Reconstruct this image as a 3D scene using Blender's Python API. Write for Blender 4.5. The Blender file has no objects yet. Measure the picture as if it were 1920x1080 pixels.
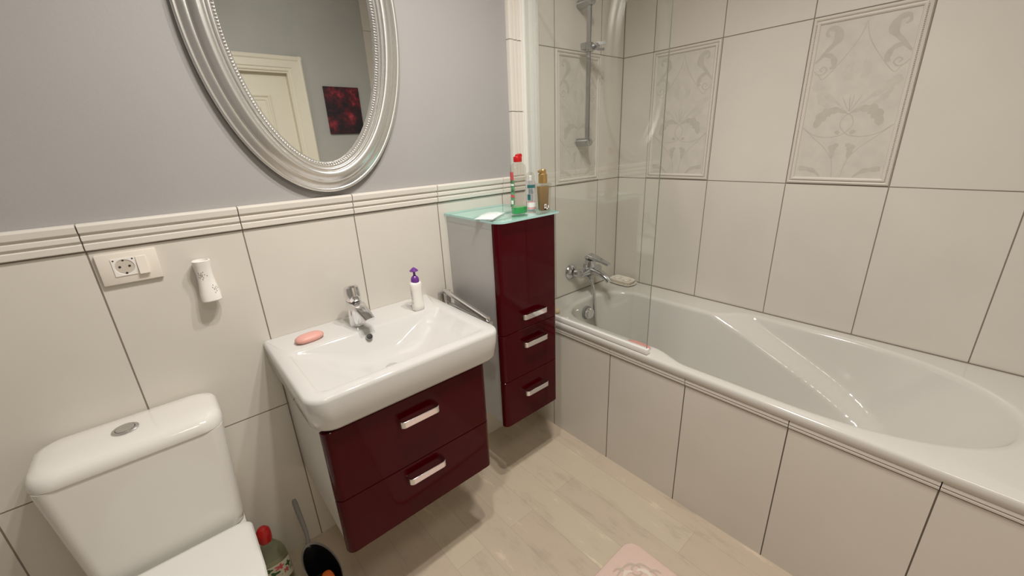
import bpy, bmesh, math, random
from mathutils import Vector, Matrix
random.seed(4)
PI = math.pi
SC = bpy.context.scene
COL = SC.collection
WLOC = {}

# ------------------------------------------------------------------ materials
def node_mat(name):
    m = bpy.data.materials.new(name); m.use_nodes = True
    nt = m.node_tree
    return m, nt, nt.nodes['Principled BSDF']

def pmat(name, col, rough=.5, metal=0., coat=0., noise=0., nscale=20., bump=0., bscale=200., trans=0., ior=1.45, emis=None, spec=None, sss=0.):
    m, nt, b = node_mat(name)
    b.inputs['Base Color'].default_value = (*col, 1)
    b.inputs['Roughness'].default_value = rough
    b.inputs['Metallic'].default_value = metal
    b.inputs['Coat Weight'].default_value = coat
    b.inputs['Coat Roughness'].default_value = .05
    b.inputs['Transmission Weight'].default_value = trans
    b.inputs['IOR'].default_value = ior
    if spec is not None: b.inputs['Specular IOR Level'].default_value = spec
    if sss: b.inputs['Subsurface Weight'].default_value = sss; b.inputs['Subsurface Radius'].default_value = (.01, .006, .004)
    geo = nt.nodes.new('ShaderNodeNewGeometry')
    if noise:
        n = nt.nodes.new('ShaderNodeTexNoise'); n.inputs['Scale'].default_value = nscale; n.inputs['Detail'].default_value = 5
        nt.links.new(geo.outputs['Position'], n.inputs['Vector'])
        r = nt.nodes.new('ShaderNodeValToRGB')
        r.color_ramp.elements[0].position = .3; r.color_ramp.elements[1].position = .7
        r.color_ramp.elements[0].color = (*[c*(1-noise) for c in col], 1)
        r.color_ramp.elements[1].color = (*[min(1, c*(1+noise)) for c in col], 1)
        nt.links.new(n.outputs['Fac'], r.inputs['Fac']); nt.links.new(r.outputs['Color'], b.inputs['Base Color'])
    if bump:
        n2 = nt.nodes.new('ShaderNodeTexNoise'); n2.inputs['Scale'].default_value = bscale; n2.inputs['Detail'].default_value = 3
        nt.links.new(geo.outputs['Position'], n2.inputs['Vector'])
        bp = nt.nodes.new('ShaderNodeBump'); bp.inputs['Strength'].default_value = bump; bp.inputs['Distance'].default_value = .002
        nt.links.new(n2.outputs['Fac'], bp.inputs['Height']); nt.links.new(bp.outputs['Normal'], b.inputs['Normal'])
    return m

def mth(nt, op, a, b=None, c=None):
    n = nt.nodes.new('ShaderNodeMath'); n.operation = op
    for i, v in enumerate((a, b, c)):
        if v is None: continue
        if isinstance(v, (int, float)): n.inputs[i].default_value = v
        else: nt.links.new(v, n.inputs[i])
    return n.outputs[0]

def tile_mat(name, axis, u0, W, zl, col=(.64, .605, .545), gcol=(.20, .165, .13), gw=.0036, rough=.3):
    m, nt, b = node_mat(name)
    geo = nt.nodes.new('ShaderNodeNewGeometry'); sp = nt.nodes.new('ShaderNodeSeparateXYZ')
    nt.links.new(geo.outputs['Position'], sp.inputs[0])
    d = None
    if axis:
        u = mth(nt, 'DIVIDE', mth(nt, 'SUBTRACT', sp.outputs[axis], u0), W)
        d = mth(nt, 'MULTIPLY', mth(nt, 'ABSOLUTE', mth(nt, 'SUBTRACT', u, mth(nt, 'ROUND', u))), W)
    for z in zl:
        dz = mth(nt, 'ABSOLUTE', mth(nt, 'SUBTRACT', sp.outputs['Z'], z))
        d = dz if d is None else mth(nt, 'MINIMUM', d, dz)
    mr = nt.nodes.new('ShaderNodeMapRange'); mr.interpolation_type = 'SMOOTHSTEP'
    nt.links.new(d, mr.inputs['Value']); mr.inputs['From Min'].default_value = gw*.35; mr.inputs['From Max'].default_value = gw*.65
    n = nt.nodes.new('ShaderNodeTexNoise'); n.inputs['Scale'].default_value = 3.5; n.inputs['Detail'].default_value = 6
    nt.links.new(geo.outputs['Position'], n.inputs['Vector'])
    r = nt.nodes.new('ShaderNodeValToRGB'); r.color_ramp.elements[0].position = .3; r.color_ramp.elements[1].position = .7
    r.color_ramp.elements[0].color = (*[c*.965 for c in col], 1); r.color_ramp.elements[1].color = (*[c*1.03 for c in col], 1)
    nt.links.new(n.outputs['Fac'], r.inputs['Fac'])
    mx = nt.nodes.new('ShaderNodeMix'); mx.data_type = 'RGBA'
    nt.links.new(mr.outputs[0], mx.inputs['Factor']); mx.inputs['A'].default_value = (*gcol, 1)
    nt.links.new(r.outputs['Color'], mx.inputs['B']); nt.links.new(mx.outputs['Result'], b.inputs['Base Color'])
    rr = mth(nt, 'MULTIPLY_ADD', mr.outputs[0], rough-.8, .8); nt.links.new(rr, b.inputs['Roughness'])
    bp = nt.nodes.new('ShaderNodeBump'); bp.inputs['Distance'].default_value = .0015; bp.inputs['Strength'].default_value = .6
    n2 = nt.nodes.new('ShaderNodeTexNoise'); n2.inputs['Scale'].default_value = 14
    nt.links.new(geo.outputs['Position'], n2.inputs['Vector'])
    h = mth(nt, 'MULTIPLY_ADD', n2.outputs['Fac'], .12, mr.outputs[0])
    nt.links.new(h, bp.inputs['Height']); nt.links.new(bp.outputs['Normal'], b.inputs['Normal'])
    return m

def clear_mat(name, tint, gloss=1.0, rough=.0):
    m = bpy.data.materials.new(name); m.use_nodes = True; nt = m.node_tree; nt.nodes.clear()
    out = nt.nodes.new('ShaderNodeOutputMaterial'); t = nt.nodes.new('ShaderNodeBsdfTransparent'); g = nt.nodes.new('ShaderNodeBsdfGlossy')
    mx = nt.nodes.new('ShaderNodeMixShader'); fr = nt.nodes.new('ShaderNodeFresnel'); fr.inputs['IOR'].default_value = 1.4
    t.inputs['Color'].default_value = (*tint, 1); g.inputs['Roughness'].default_value = rough; g.inputs['Color'].default_value = (gloss, gloss, gloss, 1)
    gg = nt.nodes.new('ShaderNodeNewGeometry'); nt.links.new(mth(nt, 'MULTIPLY_ADD', gg.outputs['Backfacing'], -(1.5-1/1.5), 1.5), fr.inputs['IOR'])
    nt.links.new(fr.outputs[0], mx.inputs[0]); nt.links.new(t.outputs[0], mx.inputs[1]); nt.links.new(g.outputs[0], mx.inputs[2])
    nt.links.new(mx.outputs[0], out.inputs['Surface'])
    return m

def floor_mat():
    m, nt, b = node_mat('floor_planks')
    geo = nt.nodes.new('ShaderNodeNewGeometry'); mp = nt.nodes.new('ShaderNodeMapping')
    nt.links.new(geo.outputs['Position'], mp.inputs['Vector'])
    mp.inputs['Rotation'].default_value = (0, 0, PI/2); mp.inputs['Location'].default_value = (.49+.98*3-.01, 1.975-.0, 0)
    # rotated: brick x = -y + c ; brick y = x + c
    mp.inputs['Location'].default_value = (.49, -1.975+.124*20, 0)
    br = nt.nodes.new('ShaderNodeTexBrick'); nt.links.new(mp.outputs[0], br.inputs['Vector'])
    br.inputs['Scale'].default_value = 1; br.inputs['Brick Width'].default_value = .98; br.inputs['Row Height'].default_value = .124
    br.inputs['Mortar Size'].default_value = .0011; br.inputs['Mortar Smooth'].default_value = .3; br.offset = .5
    br.inputs['Color1'].default_value = (.55, .475, .36, 1); br.inputs['Color2'].default_value = (.52, .425, .335, 1); br.inputs['Mortar'].default_value = (.43, .36, .28, 1)
    # streaky grain along y
    m2 = nt.nodes.new('ShaderNodeMapping'); nt.links.new(geo.outputs['Position'], m2.inputs['Vector']); m2.inputs['Scale'].default_value = (13, 3.6, 1)
    n = nt.nodes.new('ShaderNodeTexNoise'); nt.links.new(m2.outputs[0], n.inputs['Vector']); n.inputs['Scale'].default_value = 1; n.inputs['Detail'].default_value = 7; n.inputs['Roughness'].default_value = .72; n.inputs['Distortion'].default_value = .25
    r = nt.nodes.new('ShaderNodeValToRGB'); r.color_ramp.elements[0].position = .28; r.color_ramp.elements[0].color = (.76, .745, .73, 1)
    r.color_ramp.elements[1].position = .46; r.color_ramp.elements[1].color = (1, 1, 1, 1)
    e = r.color_ramp.elements.new(.60); e.color = (1.02, 1.02, 1.02, 1); e = r.color_ramp.elements.new(.66); e.color = (1.25, 1.25, 1.25, 1)
    nt.links.new(n.outputs['Fac'], r.inputs['Fac'])
    mx = nt.nodes.new('ShaderNodeMix'); mx.data_type = 'RGBA'; mx.blend_type = 'MULTIPLY'; mx.inputs['Factor'].default_value = 1
    nt.links.new(br.outputs['Color'], mx.inputs['A']); nt.links.new(r.outputs['Color'], mx.inputs['B'])
    nt.links.new(mx.outputs['Result'], b.inputs['Base Color'])
    b.inputs['Roughness'].default_value = .42
    bp = nt.nodes.new('ShaderNodeBump'); bp.inputs['Distance'].default_value = .001; bp.inputs['Strength'].default_value = .5
    nt.links.new(n.outputs['Fac'], bp.inputs['Height']); nt.links.new(bp.outputs['Normal'], b.inputs['Normal'])
    return m

def painting_mat():
    m, nt, b = node_mat('dark_red_canvas')
    geo = nt.nodes.new('ShaderNodeNewGeometry')
    v = nt.nodes.new('ShaderNodeTexVoronoi'); v.inputs['Scale'].default_value = 9; nt.links.new(geo.outputs['Position'], v.inputs['Vector'])
    n = nt.nodes.new('ShaderNodeTexNoise'); n.inputs['Scale'].default_value = 34; n.inputs['Detail'].default_value = 6; nt.links.new(geo.outputs['Position'], n.inputs['Vector'])
    s = mth(nt, 'MULTIPLY_ADD', n.outputs['Fac'], .8, mth(nt, 'MULTIPLY', v.outputs['Distance'], -.45))
    r = nt.nodes.new('ShaderNodeValToRGB'); cr = r.color_ramp
    cr.elements[0].position = .02; cr.elements[0].color = (.006, .002, .008, 1)
    cr.elements[1].position = .46; cr.elements[1].color = (.33, .03, .04, 1)
    e = cr.elements.new(.2); e.color = (.055, .004, .01, 1)
    e = cr.elements.new(.31); e.color = (.14, .006, .018, 1)
    nt.links.new(s, r.inputs['Fac']); nt.links.new(r.outputs['Color'], b.inputs['Base Color']); b.inputs['Roughness'].default_value = .5
    return m

TC = (.66, .61, .535)
M = dict(
    paint=pmat('grey_lavender_paint', (.335, .325, .322), .6, noise=.03, nscale=2.2, bump=.12, bscale=160),
    paint_lightened=pmat('grey_green_paint_lightened', (.40, .40, .375), .6, noise=.06, nscale=2.2),  # same wall paint, colour lightened to stand in for light missing there
    ceil=pmat('ceiling_white', (.8, .79, .77), .8),
    tile_b=tile_mat('back_wall_tiles', 'X', .7127, 1/3, [.6006, 1.2035]),
    tile_s=tile_mat('shower_end_tiles', 'X', 2.3893, 1/3, [.6006, 1.2035, 1.8065, 2.4095]),
    tile_r=tile_mat('right_wall_tiles', 'Y', -.1757, 1/3, [.6047, 1.2035, 1.8065, 2.4095]),
    tile_f=tile_mat('far_wall_tiles', None, 0, 1, [.6, 1.2035, 1.8065, 2.4095]),
    tile_a=tile_mat('apron_tiles', 'Y', -.1783, 1/3, [.544], gcol=(.10, .08, .06)),
    border=pmat('border_tile', (.69, .655, .595), .28, noise=.02, nscale=5),
    grout=pmat('grout', (.2, .165, .13), .85),
    insert=pmat('decor_insert', (.575, .545, .485), .33, noise=.05, nscale=24),
    ornament=pmat('decor_ornament', (.49, .46, .40), .28, noise=.05, nscale=40),
    faint=pmat('decor_faint_print', (.545, .515, .455), .3, noise=.05, nscale=40),
    relief=pmat('decor_frame', (.64, .595, .535), .25),
    floor=floor_mat(),
    ceramic=pmat('white_ceramic', (.62, .615, .60), .07, coat=.25, spec=.5),
    ceramic2=pmat('toilet_ceramic', (.75, .735, .69), .10, coat=.4),
    acrylic=pmat('white_acrylic', (.62, .605, .565), .12, coat=.4),
    seatp=pmat('toilet_seat_plastic', (.74, .73, .70), .14),
    chrome=pmat('chrome', (.80, .80, .81), .12, metal=1),
    dchrome=pmat('dull_chrome', (.62, .62, .63), .2, metal=1),
    barsteel=pmat('shower_bar_steel', (.42, .425, .43), .18, metal=1),
    mixchrome=pmat('mixer_chrome', (.60, .61, .64), .10, metal=1),
    silver=pmat('silver_leaf_frame', (.72, .71, .69), .27, metal=.85, bump=.06, bscale=90),
    mirror=pmat('mirror_glass', (.86, .88, .87), .0, metal=1),
    burg=pmat('burgundy_gloss', (.048, .0007, .003), .07, coat=0, spec=.16),
    sidegrey=pmat('silver_grey_side', (.50, .49, .49), .38, metal=.25),
    sidewhite=pmat('pale_side', (.62, .61, .58), .35),
    plast=pmat('white_plastic', (.82, .80, .76), .3),
    plastc=pmat('cream_plastic', (.76, .71, .63), .3),
    dark=pmat('dark_hole', (.02, .018, .016), .6),
    pwhite=pmat('white_profile', (.80, .79, .76), .25),
    glass=clear_mat('clear_screen_glass', (.975, .985, .978)),
    gedge=pmat('glass_edge', (.20, .22, .20), .15),
    tglass=clear_mat('aqua_glass_top', (.84, .975, .955), rough=.03),
    tedge=pmat('aqua_glass_edge', (.42, .68, .66), .12, coat=.4),
    clearp=clear_mat('clear_plastic', (.90, .90, .88), rough=.05),
    clearp2=clear_mat('grey_clear_plastic', (.72, .76, .66), rough=.1),
    green=pmat('green_liquid', (.02, .42, .09), .15, coat=.5),
    red=pmat('red_plastic', (.42, .006, .008), .3),
    labelg=pmat('green_red_label', (.10, .26, .13), .4, noise=.7, nscale=60),
    labelr=pmat('red_label', (.55, .08, .09), .4),
    gold=pmat('gold_plastic', (.47, .30, .11), .22, metal=.7),
    amber=pmat('amber_liquid', (.25, .155, .055), .2, coat=.5),
    steel=pmat('aerosol_metal', (.74, .74, .76), .2, metal=.7),
    teal=pmat('teal_print', (.02, .12, .13), .4),
    pinkpr=pmat('pink_print', (.72, .35, .36), .4),
    white=pmat('white_print', (.85, .85, .83), .4),
    black=pmat('black_plastic', (.006, .006, .008), .5),
    purple=pmat('purple_plastic', (.13, .03, .24), .25),
    soap=pmat('pink_soap', (.72, .36, .31), .4, sss=.1),
    soap2=pmat('rose_soap', (.78, .36, .33), .4, sss=.1),
    cream=pmat('cream_sponge', (.70, .56, .38), .8),
    greyp=pmat('grey_plastic', (.22, .22, .22), .35),
    greyc=pmat('frosted_grey_plastic', (.26, .25, .23), .35),
    orange=pmat('orange_plastic', (.85, .17, .03), .4),
    mat=pmat('pink_pile', (.93, .70, .61), .95, noise=.05, nscale=300, bump=1, bscale=900),
    matp=pmat('beige_print', (.66, .54, .44), .95, bump=1, bscale=900),
    matc=pmat('cream_print', (.93, .82, .70), .95, bump=1, bscale=900),
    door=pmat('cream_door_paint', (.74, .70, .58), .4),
    canvas=painting_mat(),
    sachet=pmat('white_sachet', (.72, .80, .80), .25),
    silicone=pmat('silicone', (.42, .36, .29), .5),
)

# ------------------------------------------------------------------ builders
def link(o, parent=None):
    COL.objects.link(o)
    if parent is not None: o.parent = parent
    return o
def tag(o, label=None, cat=None, group=None, kind=None):
    if label: o['label'] = label
    if cat: o['category'] = cat
    if group: o['group'] = group
    if kind: o['kind'] = kind
    return o
def thing(name, label, cat, loc, group=None, kind=None):
    o = bpy.data.objects.new(name, None); o.empty_display_size = .05; link(o); o.location = loc
    WLOC[o] = Vector(loc)
    return tag(o, label, cat, group, kind)
def obj(name, bm, mat, parent=None, origin=None, sharp=35, sub=0, smooth=True, bevel=0):
    """bm is in world coordinates"""
    w = WLOC[parent] if parent is not None else Vector(origin or (0, 0, 0))
    me = bpy.data.meshes.new(name)
    bmesh.ops.remove_doubles(bm, verts=bm.verts, dist=1e-6)
    bmesh.ops.recalc_face_normals(bm, faces=bm.faces)
    bmesh.ops.translate(bm, verts=bm.verts, vec=-w)
    bm.to_mesh(me); bm.free()
    for mm in (mat if isinstance(mat, (list, tuple)) else [mat]): me.materials.append(mm)
    if smooth:
        for p in me.polygons: p.use_smooth = True
        me.set_sharp_from_angle(angle=math.radians(sharp))
    o = bpy.data.objects.new(name, me); link(o, parent)
    if parent is None: o.location = w
    WLOC[o] = w
    if bevel:
        md = o.modifiers.new('bev', 'BEVEL'); md.width = bevel; md.segments = 2; md.limit_method = 'ANGLE'; md.angle_limit = math.radians(40)
    if sub:
        md = o.modifiers.new('sub', 'SUBSURF'); md.levels = sub; md.render_levels = sub
    return o
def B(): return bmesh.new()
def box(bm, x0, x1, y0, y1, z0, z1, bev=0, seg=2):
    vs = [bm.verts.new((x, y, z)) for x in (x0, x1) for y in (y0, y1) for z in (z0, z1)]
    fs = [bm.faces.new([vs[i] for i in f]) for f in ((0, 1, 3, 2), (4, 6, 7, 5), (0, 4, 5, 1), (2, 3, 7, 6), (0, 2, 6, 4), (1, 5, 7, 3))]
    if bev:
        es = list({e for f in fs for e in f.edges})
        bmesh.ops.bevel(bm, geom=es, offset=bev, segments=seg, affect='EDGES', profile=.5)
    return bm
def loft(bm, rings, cap0=True, cap1=True, closed=True):
    R = [[bm.verts.new(p) for p in r] for r in rings]
    n = len(R[0])
    for a, b in zip(R, R[1:]):
        for i in range(n if closed else n-1):
            j = (i+1) % n
            try: bm.faces.new((a[i], a[j], b[j], b[i]))
            except ValueError: pass
    if cap0: bm.faces.new(R[0][::-1])
    if cap1: bm.faces.new(R[-1])
    return R
def frame_from(d):
    d = d.normalized(); up = Vector((0, 0, 1)) if abs(d.z) < .95 else Vector((1, 0, 0))
    a = d.cross(up).normalized(); return a, a.cross(d).normalized()
def tube(bm, pts, r, seg=16, cap=True):
    pts = [Vector(p) for p in pts]; rs = r if isinstance(r, (list, tuple)) else [r]*len(pts)
    rings = []; pa = None
    for i, p in enumerate(pts):
        d = (pts[min(i+1, len(pts)-1)]-pts[max(i-1, 0)])
        if pa is None: a, b = frame_from(d)
        else:
            a = (pa - d.normalized()*pa.dot(d.normalized())).normalized(); b = d.normalized().cross(a)
        pa = a
        rings.append([p+a*rs[i]*math.cos(t)+b*rs[i]*math.sin(t) for t in (2*PI*k/seg for k in range(seg))])
    loft(bm, rings, cap, cap)
def lathe(bm, prof, c, seg=32, axis='Z', sx=1, sy=1, cap=True):
    """prof list of (r, h)"""
    rings = []
    for r, h in prof:
        ring = []
        for k in range(seg):
            t = 2*PI*k/seg; a, b = r*math.cos(t)*sx, r*math.sin(t)*sy
            v = {'Z': (a, b, h), 'Y': (a, h, b), 'X': (h, a, b)}[axis]
            ring.append(Vector(c)+Vector(v))
        rings.append(ring)
    loft(bm, rings, cap, cap)
def rrect(x0, x1, y0, y1, r, z, n=6):
    """rounded rectangle ring, r can be 4 radii (x1y1, x0y1, x0y0, x1y0)"""
    rr = r if isinstance(r, (list, tuple)) else [r]*4
    out = []
    for (cx, cy, a0), q in zip(((x1, y1, 0), (x0, y1, PI/2), (x0, y0, PI), (x1, y0, 3*PI/2)), rr):
        sx = -1 if cx == x1 else 1; sy = -1 if cy == y1 else 1
        for k in range(n+1):
            t = a0+PI/2*k/n
            out.append(Vector((cx+sx*q+q*math.cos(t), cy+sy*q+q*math.sin(t), z)))
    return out
def prism(bm, poly, fn, a, b):
    """poly list of 2D, fn(u,v,t)->xyz"""
    loft(bm, [[fn(u, v, a) for u, v in poly], [fn(u, v, b) for u, v in poly]])
def catmull(P, W, n=10):
    out = []; w = []
    Q = [P[0]]+list(P)+[P[-1]]; V = [W[0]]+list(W)+[W[-1]]
    for i in range(1, len(Q)-2):
        for k in range(n):
            t = k/n; p0, p1, p2, p3 = Q[i-1:i+3]
            out.append(tuple(.5*((2*p1[j])+(-p0[j]+p2[j])*t+(2*p0[j]-5*p1[j]+4*p2[j]-p3[j])*t*t+(-p0[j]+3*p1[j]-3*p2[j]+p3[j])*t**3) for j in range(len(p1))))
            w.append(V[i]*(1-t)+V[i+1]*t)
    out.append(tuple(P[-1])); w.append(W[-1])
    return out, w
LIFT = [0]
def stroke(bm, P, W, to3, n=10, lobes=0, nrm=Vector((0, 0, 1))):
    """flat ribbon on a surface; P in metres (u,v); to3(u,v)->Vector"""
    if not isinstance(W, (list, tuple)): W = [W]*len(P)
    pts, w = catmull(P, W, n)
    prev = None; N = len(pts); LIFT[0] = (LIFT[0]+1) % 12; base = LIFT[0]*1.5e-5
    for i, p in enumerate(pts):
        hgt = nrm*(base+i*8e-7)
        q0 = pts[max(i-1, 0)]; q1 = pts[min(i+1, N-1)]
        dx, dy = q1[0]-q0[0], q1[1]-q0[1]; L = math.hypot(dx, dy) or 1e-9
        nx, ny = -dy/L, dx/L; ww = w[i]/2
        if lobes: ww *= .72+.38*abs(math.sin(lobes*PI*i/(N-1)))
        a = bm.verts.new(to3(p[0]+nx*ww, p[1]+ny*ww)+hgt); b = bm.verts.new(to3(p[0]-nx*ww, p[1]-ny*ww)+hgt)
        if prev: bm.faces.new((prev[0], a, b, prev[1]))
        prev = (a, b)

XR, XA = 2.9127, 2.1803
YF = -2.6

# ------------------------------------------------------------------ setting
def structure(name, bm, mat, label=None, **k):
    o = obj(name, bm, mat, **k); o['kind'] = 'structure'
    if label: o['label'] = label
    return o
bm = B(); box(bm, -.35, XR, -2.75, 0.0, -.05, 0)
structure('floor', bm, M['floor'], smooth=False)
bm = B(); box(bm, -.45, XR+.1, -2.9, .12, 2.7, 2.75)
structure('ceiling', bm, M['ceil'], smooth=False)
bm = B(); box(bm, -.45, -.35, -2.9, .12, -.05, 2.7)
structure('wall_left', bm, M['paint'], smooth=False)
bm = B(); box(bm, XR+.001, XR+.1, -2.9, .12, -.05, 2.7)
wr = structure('wall_right', bm, M['tile_r'], smooth=False)
wb = None
bm = B(); box(bm, -.35, XR+.001, .009, .12, -.05, 2.7)
wb = structure('wall_back', bm, M['paint'], smooth=False)
bm = B(); box(bm, -.35, 2.17, 0, .009, 0, 1.208)
obj('tile_wainscot', bm, M['tile_b'], wb, smooth=False)
bm = B(); box(bm, 2.17, XR+.001, 0, .009, 0, 2.7)
obj('shower_tiling', bm, M['tile_s'], wb, smooth=False)
bm = B(); box(bm, XR-.0025, XR+.0005, -.0025, .0005, .607, 2.7); obj('corner_joint', bm, M['grout'], wb, smooth=False)
# horizontal profiled border tiles
prof = [(1.2055, .008), (1.2055, -.003), (1.208, -.008), (1.2215, -.009), (1.2245, -.0035), (1.2285, -.0035), (1.2315, -.010), (1.2415, -.010), (1.2445, -.0045), (1.2485, -.0045), (1.2515, -.012), (1.266, -.014), (1.2705, -.0125), (1.272, -.008), (1.272, .008)]
bm = B()
xs = [-.35]+[.7127+k/3 for k in range(-3, 5)]+[2.188]
for a, b in zip(xs, xs[1:]):
    prism(bm, prof, lambda u, v, t: Vector((t, v, u)), a+.0014, b-.0014)
obj('border_strip', bm, M['border'], wb, sharp=25)
bm = B(); box(bm, -.35, 2.188, -.002, .0085, 1.205, 1.269); obj('border_grout', bm, M['grout'], wb, smooth=False)
# vertical border tiles beside the shower
vp = [(2.112, .008), (2.112, -.008), (2.1135, -.0125), (2.118, -.014), (2.136, -.012), (2.139, -.0045), (2.143, -.0045), (2.146, -.010), (2.157, -.010), (2.160, -.0035), (2.164, -.0035), (2.167, -.009), (2.183, -.008), (2.186, -.003), (2.186, .008)]
bm = B()
zs = [1.273, 1.54, 1.809, 2.078, 2.347, 2.616]
for a, b in zip(zs, zs[1:]):
    prism(bm, vp, lambda u, v, t: Vector((u, v, t)), a+.0014, b-.0014)
obj('vertical_border_strip', bm, M['border'], wb, sharp=25)
bm = B(); box(bm, 2.114, 2.186, -.002, .0085, 1.273, 2.616); obj('border_grout', bm, M['grout'], wb, smooth=False)

# wall opposite the mirror with its door
DX0, DX1, DZ = 1.14, 1.966, 2.04
bm = B()
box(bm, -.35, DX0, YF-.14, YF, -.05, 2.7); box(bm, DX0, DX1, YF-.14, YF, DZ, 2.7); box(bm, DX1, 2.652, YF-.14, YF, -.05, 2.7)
wf = structure('wall_front', bm, M['paint_lightened'], smooth=False)
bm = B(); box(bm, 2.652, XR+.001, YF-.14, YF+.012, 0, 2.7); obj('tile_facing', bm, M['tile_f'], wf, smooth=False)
cp = [(0, 0), (0, .012), (.008, .016), (.02, .016), (.028, .024), (.075, .026), (.085, .034), (.1, .036), (.11, .03), (.11, 0)]
bm = B()
for (ox, sgn) in ((DX1, 1), (DX0, -1)):
    prism(bm, cp, lambda u, v, t: Vector((ox+sgn*u, YF+v, t)), 0, DZ+.11)
prism(bm, cp, lambda u, v, t: Vector((t, YF+v+.0004, DZ+u)), DX0-.11, DX1+.11)
box(bm, DX1-.012, DX1, YF-.13, YF+.005, 0, DZ); box(bm, DX0, DX0+.012, YF-.13, YF+.005, 0, DZ); box(bm, DX0+.0121, DX1-.0121, YF-.13, YF+.0045, DZ-.012, DZ-.0003)
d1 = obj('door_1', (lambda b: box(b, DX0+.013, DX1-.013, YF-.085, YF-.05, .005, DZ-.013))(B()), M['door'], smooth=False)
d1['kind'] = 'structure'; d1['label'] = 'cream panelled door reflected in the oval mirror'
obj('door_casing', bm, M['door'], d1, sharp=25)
bm = B()
for (za, zb) in ((1.02, 1.87), (.18, .88)):
    x0, x1 = DX0+.16, DX1-.16
    rg = []
    for ins, h in ((0, -.001), (.002, .012), (.010, .016), (.018, .012), (.022, .004), (.030, .004), (.034, .009), (.042, .009), (.046, .002), (.085, .002), (.095, .011), (.13, .012)):
        rg.append([Vector((x0+ins, YF-.05+h, za+ins)), Vector((x1-ins, YF-.05+h, za+ins)), Vector((x1-ins, YF-.05+h, zb-ins)), Vector((x0+ins, YF-.05+h, zb-ins))])
    loft(bm, rg, False, True)
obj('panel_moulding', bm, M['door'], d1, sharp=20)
bm = B(); tube(bm, [(DX0+.07, YF-.05, 1.0), (DX0+.07, YF-.01, 1.0), (DX0+.09, YF+.0, 1.0), (DX0+.18, YF+.0, 1.0)], .009, 12)
obj('door_handle', bm, M['dchrome'], d1)

# painting
bm = B(); box(bm, 2.217, 2.523, YF, YF+.02, 1.557, 1.943, .002, 1)
tag(obj('canvas_painting', bm, M['canvas'], origin=(2.37, YF, 1.557)), 'small dark red abstract canvas seen reflected in the oval mirror', 'painting')

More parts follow.
